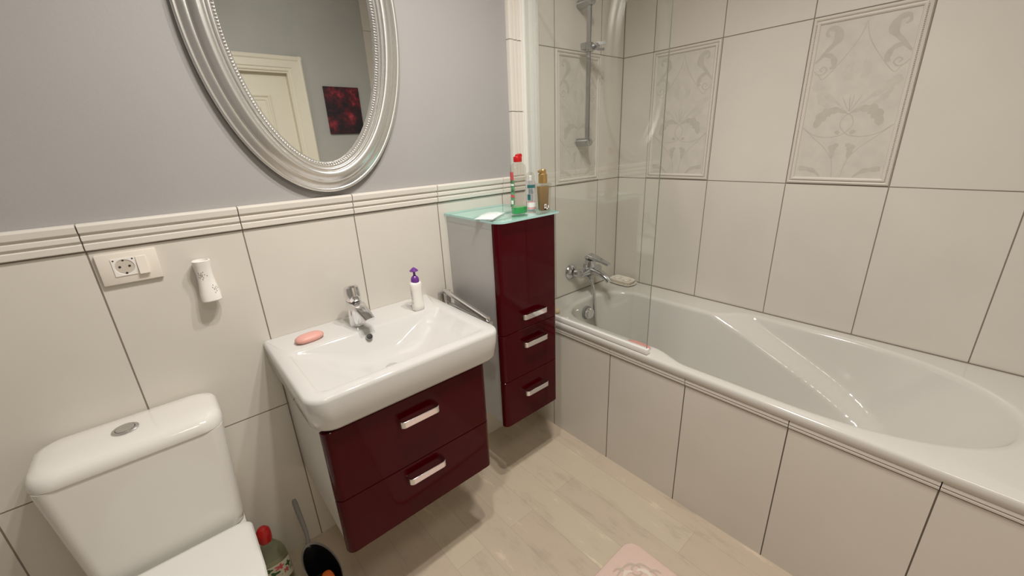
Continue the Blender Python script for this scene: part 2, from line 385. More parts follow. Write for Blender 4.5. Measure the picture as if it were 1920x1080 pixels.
# ------------------------------------------------------------------ decorative tile inserts
def decor(name, label, fn, w, h):
    """fn(u,v,d): u across [-w/2,w/2], v up [0,h], d out of the wall"""
    t = thing(name, label, 'decorative tile', fn(0, 0, 0), 'decorative framed tiles')
    bm = B(); c = [fn(-w/2+.003, .003, .0015), fn(w/2-.003, .003, .0015), fn(w/2-.003, h-.003, .0015), fn(-w/2+.003, h-.003, .0015)]
    loft(bm, [[fn(-w/2+.003, .003, 0), fn(w/2-.003, .003, 0), fn(w/2-.003, h-.003, 0), fn(-w/2+.003, h-.003, 0)], c])
    obj('insert_tile', bm, M['insert'], t, smooth=False)
    # frame profile swept with mitres
    pr = [(.003, .0), (.004, .006), (.009, .0085), (.013, .006), (.0135, .003), (.0165, .003), (.017, .007), (.022, .0085), (.026, .006), (.028, .002), (.028, 0)]
    bm = B(); rings = []
    for ins, d in pr:
        rings.append([fn(-w/2+ins, ins, d), fn(w/2-ins, ins, d), fn(w/2-ins, h-ins, d), fn(-w/2+ins, h-ins, d)])
    loft(bm, rings, False, False)
    obj('relief_frame', bm, M['relief'], t, sharp=20)
    s = .0055
    for side in (-1, 1):
        bm = B(); k = int((h-.03)/s)
        for i in range(k):
            p = fn(side*(w/2-.015), .015+i*s, .0045)
            m4 = Matrix.Translation(p) @ Matrix.Diagonal((.0021, .0021, .0028, 1))
            bmesh.ops.create_icosphere(bm, subdivisions=1, radius=1, matrix=m4)
        obj('rope_beading', bm, M['relief'], t, sharp=80)
    iw, ih = w/2-.03, h-.06
    U = lambda u, v: (u*iw, .03+(1-v)*ih)
    bm = B()
    to3 = lambda a, b: fn(a, b, .00155); NR = fn(0, 0, 1)-fn(0, 0, 0)
    for s in (1, -1):
        def S(P, W, lobes=0): stroke(bm, [U(s*p[0], p[1]) for p in P], W, to3, lobes=lobes, nrm=NR)
        S([(0, .02), (.10, .11), (.33, .21), (.72, .335), (.86, .315), (1, .28)], [.002, .003, .003, .003, .003, .003])
        S([(1, .66), (.7, .73), (.4, .80), (.18, .88), (.1, 1.0)], .0028)
        S([(1, .655), (.75, .705), (.45, .727), (.15, .72), (-.02, .695), (-.14, .65), (-.1, .60), (.02, .575), (.22, .565)], .0032)
        S([(.04, .567), (.25, .549), (.48, .557), (.64, .60), (.72, .66)], [.003, .018, .034, .036, .012], 5)
        S([(.08, .775), (.2, .80), (.19, .87)], [.006, .028, .008], 3)
        S([(.12, .705), (.19, .695), (.2, .705)], [.010, .014, .006])
        S([(1, .225), (.78, .165), (.57, .10), (.62, .04), (.8, .03), (.84, .06), (.76, .075)], [.003, .012, .028, .024, .012, .01, .006], 4)
        S([(1, .235), (.82, .19), (.62, .205), (.55, .26), (.64, .275)], [.003, .012, .017, .018, .004], 4)
        S([(.95, .30), (.8, .31), (.7, .285), (.77, .262), (.86, .275), (.8, .29)], [.003, .004, .005, .005, .005, .004])
        S([(.0, .56), (.04, .48), (.03, .45)], [.002, .003, .001]); S([(.02, .56), (.14, .50), (.22, .46)], [.002, .003, .001])
        S([(.38, 1.0), (.6, .955), (.95, .94)], [.004, .016, .02], 3)
    obj('scroll_ornament', bm, M['ornament'], t, smooth=False)
    bm = B()
    for s in (1, -1):
        def S(P, W, lobes=0): stroke(bm, [U(s*p[0], p[1]) for p in P], W, to3, lobes=lobes, nrm=NR)
        S([(.95, .375), (.78, .40), (.62, .44), (.35, .49), (.12, .55)], [.020, .032, .024, .010, .003], 4)
        S([(.80, .43), (.68, .485), (.45, .535)], [.010, .024, .006], 3)
        S([(.10, .36), (.22, .31), (.12, .25)], [.01, .03, .01], 2)
    obj('faint_foliage', bm, M['faint'], t, smooth=False)
z0 = 1.2045; hh = .601
decor('decorative_tile', 'framed scroll-pattern tile on the end wall behind the shower bar', lambda u, v, d: Vector((2.3893+1/6+u, -d, z0+v)), 1/3, hh)
decor('decorative_tile', 'framed scroll-pattern tile on the long wall, partly behind the glass screen edge', lambda u, v, d: Vector((XR-d, -.1757-1/6-u, z0+v)), 1/3, hh)
decor('decorative_tile', 'large framed scroll-pattern tile above the middle of the bathtub', lambda u, v, d: Vector((XR-d, -.1757-5/6-u, z0+v)), 1/3, hh)

# ------------------------------------------------------------------ bath apron
bm = B(); box(bm, XA, XA+.03, -1.80, -.0, 0, .5455); box(bm, XA+.03, XR, -1.80, -1.7635, 0, .604)
ap = structure('trim_1', bm, M['tile_a'], 'tiled front panel below the bathtub', smooth=False)
bm = B()
bp = [(.5465, .01), (.5465, -.001), (.5475, -.004), (.5545, -.005), (.5555, -.0005), (.5590, -.0005), (.5600, -.0055), (.5680, -.0055), (.5685, -.003), (.5755, -.003), (.5755, .01)]
ys = [0.0]+[-.1783-k/3 for k in range(5)]+[-1.80]
for a, b in zip(ys, ys[1:]):
    prism(bm, bp, lambda u, v, t: Vector((XA+v-.001, t, u)), a-.0012, b+.0012)
obj('border_strip', bm, M['border'], ap, sharp=25)

# ------------------------------------------------------------------ bathtub
def sstep(x): x = max(0, min(1, x)); return x*x*(3-2*x)
def tub_ring(t, N=520):
    """t 0 at the rim edge, 1 at the bottom"""
    z = .600-.40*t
    yr = -.715-.91*t                    # arm-rest ridge moves to the head end as it goes down
    y0 = -.115-.035*t-.03*(1-min(1, t*8))*0; y1 = -1.635+.36*(t**1.15)
    pts = []
    for k in range(N):
        th = 2*PI*k/N
        # even-ish angular sampling; c along y, s across x
        c, s = math.cos(th), math.sin(th)
        n_foot, n_head = 3.6, 2.35
        yc, af, ah = -.62, .0, .0
        half_f = y0-yc; half_h = yc-y1
        n = n_foot if c > 0 else n_head
        cc = math.copysign(abs(c)**(2/n), c); ss = math.copysign(abs(s)**(2/n), s)
        if c > 0: y = yc+half_f*cc
        else: y = yc+half_h*cc
        bw = .16-.075*min(1, t/.14); wide = sstep((yr+(bw-.065)*.5-y)/bw)
        xl = 2.268-.048*wide+.085*t; xr = 2.748+.100*wide-(.055+.02*wide)*t
        if c < 0:  # keep straight sides longer toward the head end
            u = min(1, (yc-y)/half_h)
            lim = max(0, (u-.50)/.50)
            e = (1-lim**2.15)**(1/2.15) if lim < 1 else 0
        else:
            u = min(1, (y-yc)/half_f); lim = max(0, (u-.55)/.45)
            e = (1-lim**2.6)**(1/2.6) if lim < 1 else 0
        xm = (xl+xr)/2; x = xm+math.copysign((xr-xl)/2*e, s)
        if abs(s) < 1e-9: x = xm
        pts.append(Vector((x, y, z)))
    return pts
def outer_ring(N, z, ins=0):
    """rectangle sampled to go with the tub ring angles"""
    x0, x1, y0, y1 = 2.171+ins, XR-.002, -1.762+ins, -.003
    yc = -.62; xm = 2.53; pts = []
    ref = tub_ring(0, N)
    for p in ref:
        d = Vector((p.x-xm, p.y-yc))
        if d.length < 1e-6: d = Vector((0, 1))
        ks = []
        if d.x > 1e-9: ks.append((x1-xm)/d.x)
        if d.x < -1e-9: ks.append((x0-xm)/d.x)
        if d.y > 1e-9: ks.append((y1-yc)/d.y)
        if d.y < -1e-9: ks.append((y0-yc)/d.y)
        k = min(ks); pts.append(Vector((xm+d.x*k, yc+d.y*k, z)))
    # snap nearest samples to the corners
    for cx in (x0, x1):
        for cy in (y0, y1):
            i = min(range(N), key=lambda j: (pts[j].x-cx)**2+(pts[j].y-cy)**2); pts[i] = Vector((cx, cy, z))
    return pts
N = 520
tub = thing('bathtub', 'white built-in bathtub with rounded head end and sloping armrests', 'bathtub', (2.53, -.88, .2))
bm = B()
r0 = tub_ring(0, N)
def shift(ring, ref, f, z): return [Vector((a.x+(b.x-a.x)*f, a.y+(b.y-a.y)*f, z)) for a, b in zip(ring, ref)]
o_top = outer_ring(N, .606, .007)
rings = [outer_ring(N, .572, .006), outer_ring(N, .577, .0), outer_ring(N, .596, .0), outer_ring(N, .602, .002), outer_ring(N, .605, .006), outer_ring(N, .606, .011)]
cx0, cy0 = 2.53, -.85
def grow(ring, d, z):
    out = []; n = len(ring)
    for i, p in enumerate(ring):
        a, b = ring[i-1], ring[(i+1) % n]; tx, ty = b.x-a.x, b.y-a.y; L = math.hypot(tx, ty) or 1
        nx, ny = ty/L, -tx/L
        if nx*(p.x-cx0)+ny*(p.y-cy0) < 0: nx, ny = -nx, -ny
        out.append(Vector((min(XR-.02, max(2.178, p.x+nx*d)), min(-.02, p.y+ny*d), z)))
    return out
rings += [grow(r0, .022, .6062), grow(r0, .010, .6052), r0]
rings[-1] = [Vector((p.x, p.y, .598)) for p in r0]
for t in [.03, .06]+[.09+.0285*i for i in range(29)]: 
    rg = tub_ring(t, N)
    rings.append(rg)
base = tub_ring(.93, N)
for f, dz in ((.06, .192), (.16, .178), (.35, .172), (.6, .168), (.85, .166)):
    ctr = Vector((2.53, -.66, 0))
    rings.append([Vector((p.x+(ctr.x-p.x)*f, p.y+(ctr.y-p.y)*f, dz+.01)) for p in base])
loft(bm, rings, False, True)
obj('tub_shell', bm, M['acrylic'], tub, sharp=55)
bm = B(); box(bm, 2.29, XR-.003, -.0035, -.0005, .6055, .6095); box(bm, XR-.0035, XR-.0005, -1.76, -.0005, .6055, .6095); obj('sealant_joint', bm, M['grout'], tub, smooth=False)
# overflow
bm = B()
lathe(bm, [(.010, .0), (.034, .0), (.036, -.004), (.036, -.010), (.030, -.012), (.010, -.012)], (2.495, -.122, .530), 32, 'Y')
ov = obj('overflow_ring', bm, M['greyp'], tub)
bm = B(); lathe(bm, [(.006, -.012), (.024, -.012), (.030, -.017), (.030, -.030), (.026, -.035), (.004, -.036)], (2.495, -.122, .530), 32, 'Y')
obj('overflow_knob', bm, M['chrome'], ov)
bm = B(); lathe(bm, [(.004, 0), (.034, 0), (.034, .004), (.026, .007), (.004, .007)], (2.53, -.42, .177), 32); obj('drain', bm, M['chrome'], tub)

# ------------------------------------------------------------------ glass screen
scr = thing('shower_screen', 'clear glass bath screen with rounded top corner and white profile', 'shower screen', (2.2, 0, .606))
bm = B()
def profile_ribs(x0):
    w = [(0, 0), (0, -.020), (.008, -.024), (.014, -.024), (.016, -.014), (.022, -.014), (.024, -.030), (.034, -.034), (.044, -.034), (.046, -.020), (.056, -.020), (.058, -.030), (.066, -.030), (.068, -.014), (.078, -.014), (.080, -.022), (.090, -.020), (.091, 0)]
    return [(x0+a, b-.0005) for a, b in w]
prism(bm, profile_ribs(2.1805), lambda u, v, t: Vector((u, v, t)), .611, 2.06)
obj('wall_profile', bm, M['pwhite'], scr, sharp=25)
GX = 2.186
pts = [(-.0195, .62), (-.676, .62)]
R = .24; ZT = 2.03
for k in range(17):
    a = PI*k/32; pts.append((-.676+R-R*math.cos(a), ZT-R+R*math.sin(a)))
pts.append((-.0195, ZT))
bm = B(); loft(bm, [[(GX-.003, y, z) for y, z in pts], [(GX+.003, y, z) for y, z in pts]])
for f in bm.faces:
    if abs(f.calc_center_median().x-GX) < .0025: f.material_index = 1
g = obj('glass_panel', bm, [M['glass'], M['gedge']], scr, smooth=False)
bm = B(); box(bm, GX-.010, GX+.010, -.684, -.03, .6072, .630, .002, 2)
obj('bottom_rail', bm, M['pwhite'], scr)

# ------------------------------------------------------------------ shower bar
sb = thing('shower_rail', 'chrome vertical shower slide bar mounted on the tiled end wall', 'shower rail', (2.553, 0, 1.39))
bm = B(); tube(bm, [(2.553, -.062, 1.385), (2.553, -.062, 2.05)], .0115, 20); obj('bar', bm, M['barsteel'], sb)
for z in (1.402, 1.992):
    bm = B(); lathe(bm, [(.004, 0), (.019, 0), (.0195, -.066), (.017, -.078), (.010, -.083), (.002, -.084)], (2.553, -.003, z), 24, 'Y'); obj('wall_bracket', bm, M['barsteel'], sb)
bm = B()
lathe(bm, [(.019, -.018), (.021, -.015), (.021, .015), (.019, .018)], (2.553, -.062, 1.812), 24)
prism(bm, [(-.014, -.02), (-.040, -.016), (-.044, .0), (-.040, .016), (-.014, .02)], lambda u, v, t: Vector((2.553+u, -.062+v, t)), 1.800, 1.826)
box(bm, 2.560, 2.580, -.105, -.045, 1.800, 1.825, .003)
prism(bm, [(.010, -.10), (.036, -.128), (.040, -.124), (.022, -.098)], lambda u, v, t: Vector((2.553+u, v+.0, t)), 1.817, 1.829)
prism(bm, [(.010, -.10), (.036, -.122), (.040, -.118), (.022, -.098)], lambda u, v, t: Vector((2.553+u, v+.0, t)), 1.794, 1.804)
obj('hose_slider', bm, M['barsteel'], sb)

# ------------------------------------------------------------------ bath mixer
mx = thing('bath_mixer', 'chrome lever bath mixer tap on the end wall above the bathtub', 'bath tap', (2.575, 0, .735))
for x in (2.505, 2.655):
    bm = B(); lathe(bm, [(.004, 0), (.040, 0), (.042, -.004), (.038, -.012), (.026, -.021), (.021, -.025), (.004, -.022)], (x, 0, .733), 32, 'Y')
    ro = obj('wall_rosette', bm, M['mixchrome'], mx)
    bm = B(); tube(bm, [(x, -.015, .733), (x, -.035, .733), (x+(2.58-x)*.12, -.058, .733), (x+(2.58-x)*.3, -.07, .734)], [.018, .021, .0235, .0235], 20)
    obj('inlet', bm, M['mixchrome'], ro)
bm = B()
tube(bm, [(2.492, -.072, .733), (2.50, -.072, .733), (2.53, -.072, .735), (2.58, -.074, .738), (2.63, -.072, .735), (2.66, -.072, .733), (2.668, -.072, .733)], [.017, .023, .024, .030, .024, .023, .017], 24)
tube(bm, [(2.58, -.072, .725), (2.58, -.075, .755), (2.58, -.078, .785), (2.58, -.080, .800)], [.028, .030, .029, .024], 24)
obj('mixer_body', bm, M['mixchrome'], mx)
def slab_sweep(bm, pts, ws, hs, seg=10):
    """superellipse cross section swept in the yz plane, width along x"""
    rings = []; n = len(pts)
    for i, p in enumerate(pts):
        p = Vector(p); a = Vector(pts[max(0, i-1)]); b = Vector(pts[min(n-1, i+1)]); d = (b-a).normalized()
        side = Vector((1, 0, 0)); side = (side-d*side.dot(d)).normalized(); up = side.cross(d).normalized()
        ring = []
        for k in range(20):
            t = 2*PI*k/20; c, s = math.cos(t), math.sin(t)
            ring.append(p+side*ws[i]*math.copysign(abs(c)**.6, c)+up*hs[i]*math.copysign(abs(s)**.6, s))
        rings.append(ring)
    loft(bm, rings)
bm = B(); slab_sweep(bm, [(2.58, -.075, .742), (2.58, -.11, .742), (2.58, -.15, .735), (2.58, -.185, .718), (2.58, -.205, .700)], [.025, .023, .020, .018, .016], [.019, .017, .015, .013, .011])
obj('spout', bm, M['mixchrome'], mx)
bm = B(); slab_sweep(bm, [(2.58, -.055, .805), (2.58, -.075, .818), (2.58, -.105, .815), (2.58, -.15, .805), (2.58, -.20, .792)], [.020, .026, .025, .019, .015], [.012, .016, .012, .009, .007])
obj('lever', bm, M['mixchrome'], mx)
bm = B()
hp = [(2.555, -.092, .712), (2.552, -.108, .69), (2.55, -.125, .65), (2.548, -.135, .58), (2.548, -.145, .48), (2.548, -.165, .36), (2.55, -.20, .26), (2.56, -.27, .20), (2.60, -.36, .192), (2.63, -.46, .190)]
P2, W2 = catmull(hp, [.0085]*len(hp), 8); tube(bm, P2, .0085, 12)
obj('shower_hose', bm, M['dchrome'], mx)
bm = B(); tube(bm, [(2.556, -.088, .73), (2.555, -.092, .712), (2.553, -.104, .695)], [.012, .012, .010], 14); obj('hose_nut', bm, M['mixchrome'], mx)

# ------------------------------------------------------------------ soap dish on the bath corner
sd = thing('soap_dish', 'white scalloped double soap dish on the far bathtub corner', 'soap dish', (2.84, -.105, .606))
rotm = Matrix.Translation((2.842, -.108, 0)) @ Matrix.Rotation(math.radians(-4), 4, 'Z')
def dring(a, b, z, sc=.04, n=64):
    out = []
    for k in range(n):
        t = 2*PI*k/n; c, s = math.cos(t), math.sin(t); f = 1+sc*math.cos(12*t)
        out.append(rotm @ Vector((a*f*math.copysign(abs(c)**.42, c), b*f*math.copysign(abs(s)**.42, s), z)))
    return out
bm = B(); loft(bm, [dring(.038, .062, .6065), dring(.052, .080, .613), dring(.053, .081, .617), dring(.047, .074, .616), dring(.036, .06, .611)]); obj('lower_tray', bm, M['plastc'], sd)
bm = B(); loft(bm, [dring(.034, .058, .6115, .01), dring(.040, .066, .626, .02), dring(.045, .071, .632, .02), dring(.042, .068, .635, .02), dring(.036, .061, .630, .01)]); obj('upper_tray', bm, M['plastc'], sd)
bm = B()
for dy in (-.032, .032):
    c = rotm @ Vector((0, dy, .630))
    R_ = [[Vector((c.x+a*math.cos(2*PI*k/24), c.y+a*.8*math.sin(2*PI*k/24), .630+h)) for k in range(24)] for a, h in ((.024, 0), (.027, .004), (.024, .008), (.018, .0065), (.014, .006))]
    loft(bm, R_)
obj('oval_insert', bm, M['plastc'], sd)

# things on the bath rim
def soapbar(name, label, c, a, b, h, mat, rot=0, cat='soap'):
    bm = B(); rings = []
    for f, z in ((.55, 0), (.86, .1), (1, .4), (.97, .65), (.8, .88), (.5, .98), (.15, 1.0)):
        rings.append([Vector((c[0], c[1], c[2]+z*h)) + Matrix.Rotation(rot, 3, 'Z') @ Vector((a*f*math.copysign(abs(math.cos(t))**.8, math.cos(t)), b*f*math.copysign(abs(math.sin(t))**.8, math.sin(t)), 0)) for t in (2*PI*k/28 for k in range(28))])
    loft(bm, rings)
    return tag(obj(name, bm, mat, origin=c, sharp=60), label, cat)
soapbar('soap_bar', 'thin rose-red soap bar on the bath rim behind the glass end', (2.228, -.615, .6072), .016, .052, .011, M['soap2'])
soapbar('sponge', 'small cream sponge on the bath rim beside the tall burgundy cabinet', (2.243, -.125, .6072), .020, .032, .026, M['cream'], cat='sponge')

# ------------------------------------------------------------------ tall cabinet
def front_poly(x0, x1, yb, yf, r, n=6):
    p = [(x0, yb)]
    for k in range(n+1):
        a = PI+PI/2*k/n; p.append((x0+r+r*math.cos(a), yf+r+r*math.sin(a)))
    for k in range(n+1):
        a = 3*PI/2+PI/2*k/n; p.append((x1-r+r*math.cos(a), yf+r+r*math.sin(a)))
    p.append((x1, yb)); return p
def front(name, parent, x0, x1, yb, yf, z0, z1, r=.02):
    poly = front_poly(x0, x1, yb, yf, r)
    def inset(d):
        cx, cy = (x0+x1)/2, (yb+yf)/2
        return [(u+(d if u < cx else -d) if abs(u-cx) > (x1-x0)/2-r-.001 else u, v+(d if v < cy-.001 else 0)) for u, v in poly]
    pi = inset(.0015)
    bm = B(); loft(bm, [[Vector((u, v, z)) for u, v in q] for q, z in ((pi, z0+.0008), (poly, z0+.0025), (poly, z1-.0025), (pi, z1-.0008))])
    return obj(name, bm, M['burg'], parent, sharp=30)
def handle(parent, xc, yf, z, w=.128, d=.028, h=.021, t=.006):
    bm = B(); r = .014; P = []
    P.append((xc-w/2, yf+.001))
    for k in range(7):
        a = PI+PI/2*k/6; P.append((xc-w/2+r+r*math.cos(a), yf-d+r+r*math.sin(a)))
    for k in range(7):
        a = 3*PI/2+PI/2*k/6; P.append((xc+w/2-r+r*math.cos(a), yf-d+r+r*math.sin(a)))
    P.append((xc+w/2, yf+.001))
    n = len(P); rings = []
    for i, p in enumerate(P):
        a = P[max(0, i-1)]; b = P[min(n-1, i+1)]; L = math.hypot(b[0]-a[0], b[1]-a[1]); nx, ny = (b[1]-a[1])/L, -(b[0]-a[0])/L
        q = []
        for (s, u) in ((0, -.5), (1, -.5), (1, .5), (0, .5)):
            q.append(Vector((p[0]-nx*t*s, p[1]-ny*t*s, z+u*h)))
        rings.append(q)
    loft(bm, rings)
    return obj('handle', bm, M['chrome'], parent, sharp=30, bevel=.0012)
tc = thing('tall_cabinet', 'tall narrow burgundy gloss cabinet with silver-grey side and three chrome handles', 'cabinet', (1.89, -.16, .30))
bm = B(); box(bm, 1.7475, 2.0395, -.306, -.002, .302, 1.149, .001, 1); obj('carcass', bm, M['sidegrey'], tc)
d = front('door', tc, 1.7385, 2.0435, -.306, -.332, .717, 1.149); handle(d, 1.898, -.332, .776)
d = front('drawer', tc, 1.7385, 2.0435, -.306, -.332, .511, .717); handle(d, 1.900, -.332, .656)
d = front('drawer', tc, 1.7385, 2.0435, -.306, -.332, .300, .511); handle(d, 1.900, -.332, .432)
bm = B(); box(bm, 1.7475, 2.0395, -.325, -.002, 1.1491, 1.1497); obj('top_panel', bm, M['white'], tc, smooth=False)
gt = B(); ring = lambda z, i=0: rrect(1.737+i, 2.046-i, -.350+i, -.001-i, (.004, .004, .035, .012), z, 6)
loft(gt, [ring(1.1500, .001), ring(1.151), ring(1.1580), ring(1.1590, .001)])
for f in gt.faces:
    if abs(f.normal.z) < .9 and f.calc_center_median().z < 1.1595 and abs(f.calc_center_median().z-1.1545) < .0035: f.material_index = 1
obj('glass_top', gt, [M['tglass'], M['tedge']], tc, sharp=30)
GT = 1.1592

# sachet on the glass
sc_ = thing('sachet', 'flat white foil sachet lying on the aqua glass cabinet top', 'sachet', (1.80, -.22, GT))
bm = B(); n = 14; grid = []
rr = random.Random(2)
for i in range(n+1):
    row = []
    for j in range(7):
        u, v = i/n-.5, j/6-.5; e = max(0, 1-(2*u)**4)*max(0, 1-(2*v)**4)
        p = Matrix.Rotation(math.radians(33), 3, 'Z') @ Vector((u*.15, v*.07, 0))
        row.append(bm.verts.new((1.806+p.x, -.215+p.y, GT+.0012+e*(.004+.005*rr.random()))))
    grid.append(row)
for i in range(n):
    for j in range(6): bm.faces.new((grid[i][j], grid[i+1][j], grid[i+1][j+1], grid[i][j+1]))
obj('foil_wrap', bm, M['sachet'], sc_, sharp=20)
bm = B(); p = [Matrix.Rotation(math.radians(33), 3, 'Z') @ Vector((x, y, 0)) for x, y in ((-.076, -.035), (.076, -.035), (.076, .035), (-.076, .035))]
loft(bm, [[Vector((1.806+q.x, -.215+q.y, GT+.0002)) for q in p], [Vector((1.806+q.x, -.215+q.y, GT+.0011)) for q in p]]); obj('sealed_edge', bm, M['white'], sc_, smooth=False)

# dish-liquid bottle
def sring(cx, cy, a, b, z, n=28, e=.8):
    return [Vector((cx+a*math.copysign(abs(math.cos(t))**e, math.cos(t)), cy+b*math.copysign(abs(math.sin(t))**e, math.sin(t)), z)) for t in (2*PI*k/n for k in range(n))]
bx, by = 1.903, -.272
db = thing('detergent_bottle', 'tall clear detergent bottle with red cap and green liquid at its bottom', 'bottle', (bx, by, GT))
R_ = [sring(bx, by, a, a*.62, GT+h) for a, h in ((.030, .001), (.034, .004), (.0348, .03), (.033, .06), (.0315, .10), (.0325, .14), (.0335, .180), (.031, .195), (.022, .203), (.0165, .207), (.0165, .210))]
bm = B(); loft(bm, R_); obj('clear_body', bm, M['clearp'], db, sharp=60)
bm = B(); loft(bm, [sring(bx, by, a, a*.62, GT+h) for a, h in ((.026, .0025), (.0322, .005), (.0330, .024), (.0326, .030))]); obj('green_liquid', bm, M['green'], db, sharp=50)
bm = B(); loft(bm, [sring(bx, by, a, a*.8, GT+h, e=1) for a, h in ((.0165, .209), (.0170, .211), (.0170, .227), (.0155, .230))])
prism(bm, [(-.006, .229), (-.003, .237), (.010, .241), (.013, .237), (.014, .229)], lambda u, v, t: Vector((bx+u, by+t, GT+v)), -.009, .009); obj('red_cap', bm, M['red'], db)
bm = B()
def lab(z0, z1, a0, a1, ra, rb, cx, cy, n=8, e=.8):
    rows = []
    for z, k in ((z0, ra), (z1, rb)):
        row = []
        for i in range(n+1):
            t = a0+(a1-a0)*i/n; row.append(Vector((cx+k*math.copysign(abs(math.cos(t))**e, math.cos(t)), cy+k*.62*math.copysign(abs(math.sin(t))**e, math.sin(t)), z)))
        rows.append(row)
    loft(bm, rows, False, False, closed=False)
lab(GT+.034, GT+.10, PI*.88, PI*1.16, .0356, .0324, bx, by); lab(GT+.10, GT+.14, PI*.88, PI*1.16, .0324, .0333, bx, by)
lb = obj('front_label', bm, M['labelg'], db)
bm = B(); lab(GT+.14, GT+.172, PI*.90, PI*1.13, .0335, .0342, bx, by); obj('red_label_band', bm, M['labelr'], lb); bm = B(); lab(GT+.072, GT+.082, PI*.90, PI*1.15, .0344, .0340, bx, by); obj('red_label_band', bm, M['labelr'], lb)
bm = B(); lab(GT+.045, GT+.060, PI*.97, PI*1.09, .0362, .0354, bx, by); obj('white_label_print', bm, M['white'], lb); bm = B(); lab(GT+.118, GT+.126, PI*.95, PI*1.13, .0340, .0341, bx, by); obj('white_label_print', bm, M['white'], lb)

db.scale = (1, 1, .90)
# aerosol can
ax, ay = 1.998, -.235
ac = thing('aerosol_can', 'small silver spray can with clear cap between the two bottles', 'aerosol can', (ax, ay, GT))
bm = B(); lathe(bm, [(.018, .001), (.0195, .003), (.0195, .108), (.018, .114), (.010, .118)], (ax, ay, GT), 28); obj('can_body', bm, M['steel'], ac)
bm = B(); lathe(bm, [(.017, .112), (.0175, .116), (.0175, .133), (.010, .145), (.004, .146)], (ax, ay, GT), 28); obj('clear_cap', bm, M['clearp'], ac)
bm = B(); lathe(bm, [(.002, .118), (.007, .118), (.007, .130), (.004, .132), (.001, .132)], (ax, ay, GT), 16); obj('spray_button', bm, M['white'], ac)
def band(bm, c, r, z0, z1, a0, a1, n=10):
    loft(bm, [[Vector((c[0]+r*math.cos(a0+(a1-a0)*i/n), c[1]+r*math.sin(a0+(a1-a0)*i/n), z)) for i in range(n+1)] for z in (z0, z1)], False, False, closed=False)
bm = B(); band(bm, (ax, ay), .0198, GT+.086, GT+.098, PI*1.05, PI*1.65); band(bm, (ax, ay), .0198, GT+.040, GT+.062, PI*1.05, PI*1.25)
for k in range(4): band(bm, (ax, ay), .0198, GT+.066+k*.0045, GT+.0675+k*.0045, PI*1.15, PI*(1.5-.04*k))
obj('teal_print', bm, M['teal'], ac)
bm = B(); band(bm, (ax, ay), .0198, GT+.004, GT+.034, PI*.9, PI*1.9); cb = obj('pink_base_print', bm, M['pinkpr'], ac)
bm = B(); band(bm, (ax, ay), .0200, GT+.012, GT+.030, PI*1.0, PI*1.8); obj('white_print', bm, M['white'], cb)
# gold pump bottle
gx, gy = 1.975, -.327
gb = thing('pump_bottle', 'clear hair-oil bottle with gold pump and amber liquid on the cabinet corner', 'bottle', (gx, gy, GT))
def rb(c, a, b, z, r=.006): return rrect(c[0]-a, c[0]+a, c[1]-b, c[1]+b, min(r, b*.9), z, 4)
bm = B(); loft(bm, [rb((gx, gy), a, a*.62, GT+h) for a, h in ((.0235, .001), (.025, .004), (.0275, .05), (.030, .09), (.030, .093), (.026, .096), (.012, .097))]); obj('clear_body', bm, M['clearp'], gb)
bm = B(); loft(bm, [rb((gx, gy), a, a*.55, GT+h) for a, h in ((.0175, .008), (.019, .012), (.023, .086), (.0225, .088))]); obj('amber_liquid', bm, M['amber'], gb)
bm = B(); lathe(bm, [(.006, .097), (.0165, .097), (.0165, .124), (.0145, .126), (.0125, .127), (.0125, .138), (.011, .140), (.003, .140)], (gx, gy, GT), 28); box(bm, gx-.022, gx, gy-.005, gy+.005, GT+.130, GT+.138, .002); obj('gold_pump', bm, M['gold'], gb)
bm = B(); yq = gy-.0148
for (a, b, c, d_) in ((-.010, .000, .012, .030), (-.010, .013, .012, .016), (.008, .013, .012, .024)): box(bm, gx+a, gx+b, yq-.0022, yq-.0012, GT+c, GT+d_)
em = obj('white_emblem', bm, M['white'], gb, smooth=False)
bm = B(); box(bm, gx-.0075, gx-.003, yq-.0026, yq-.0020, GT+.020, GT+.027); obj('emblem_centre', bm, M['dark'], em, smooth=False)

gb.scale = (1.0, 1.0, 1.13)

# ------------------------------------------------------------------ washbasin + vanity
wbn = thing('washbasin', 'white rectangular ceramic washbasin on the burgundy vanity', 'washbasin', (1.32, -.24, .738))
X0, X1, YB, YFR = 1.021, 1.624, -.001, -.481
bm = B()
def br(i, z, r, fi=None):
    fi = i if fi is None else fi
    return rrect(X0+i, X1-i, YFR+fi, YB, (.003, .003, r, r), z, 8)
CX = 1.3175; CY = -.298
def inner(a, b, z, r, cy=CY): return rrect(CX-a, CX+a, cy-b, cy+b, r, z, 8)
rings = [br(.028, .739, .05, .022), br(.014, .744, .052, .010), br(.006, .754, .052, .004), br(.001, .80, .05, .001), br(0, .832, .048), br(.0015, .840, .048), br(.007, .845, .045),
         inner(.262, .148, .8452, .022), inner(.257, .143, .8435, .022), inner(.252, .139, .838, .024), inner(.222, .129, .822, .05), inner(.19, .119, .804, .07), inner(.155, .104, .782, .09, -.296), inner(.115, .083, .763, .08, -.292), inner(.07, .055, .754, .052, -.29), inner(.025, .025, .751, .024, -.29)]
loft(bm, rings)
obj('basin_body', bm, M['ceramic'], wbn, sharp=50)
bm = B(); lathe(bm, [(.002, 0), (.022, 0), (.021, .003), (.012, .005), (.002, .005)], (CX, -.29, .7512), 24); obj('drain', bm, M['chrome'], wbn)
bm = B(); q = Vector((1.300, -.1745, .8245)); nrm = Vector((0, -.82, .57)).normalized(); a, b = frame_from(nrm)
loft(bm, [[q+nrm*h+a*r*math.cos(t)+b*r*math.sin(t) for t in (2*PI*k/24 for k in range(24))] for r, h in ((.0105, -.006), (.0105, .0012), (.0095, .0018))])
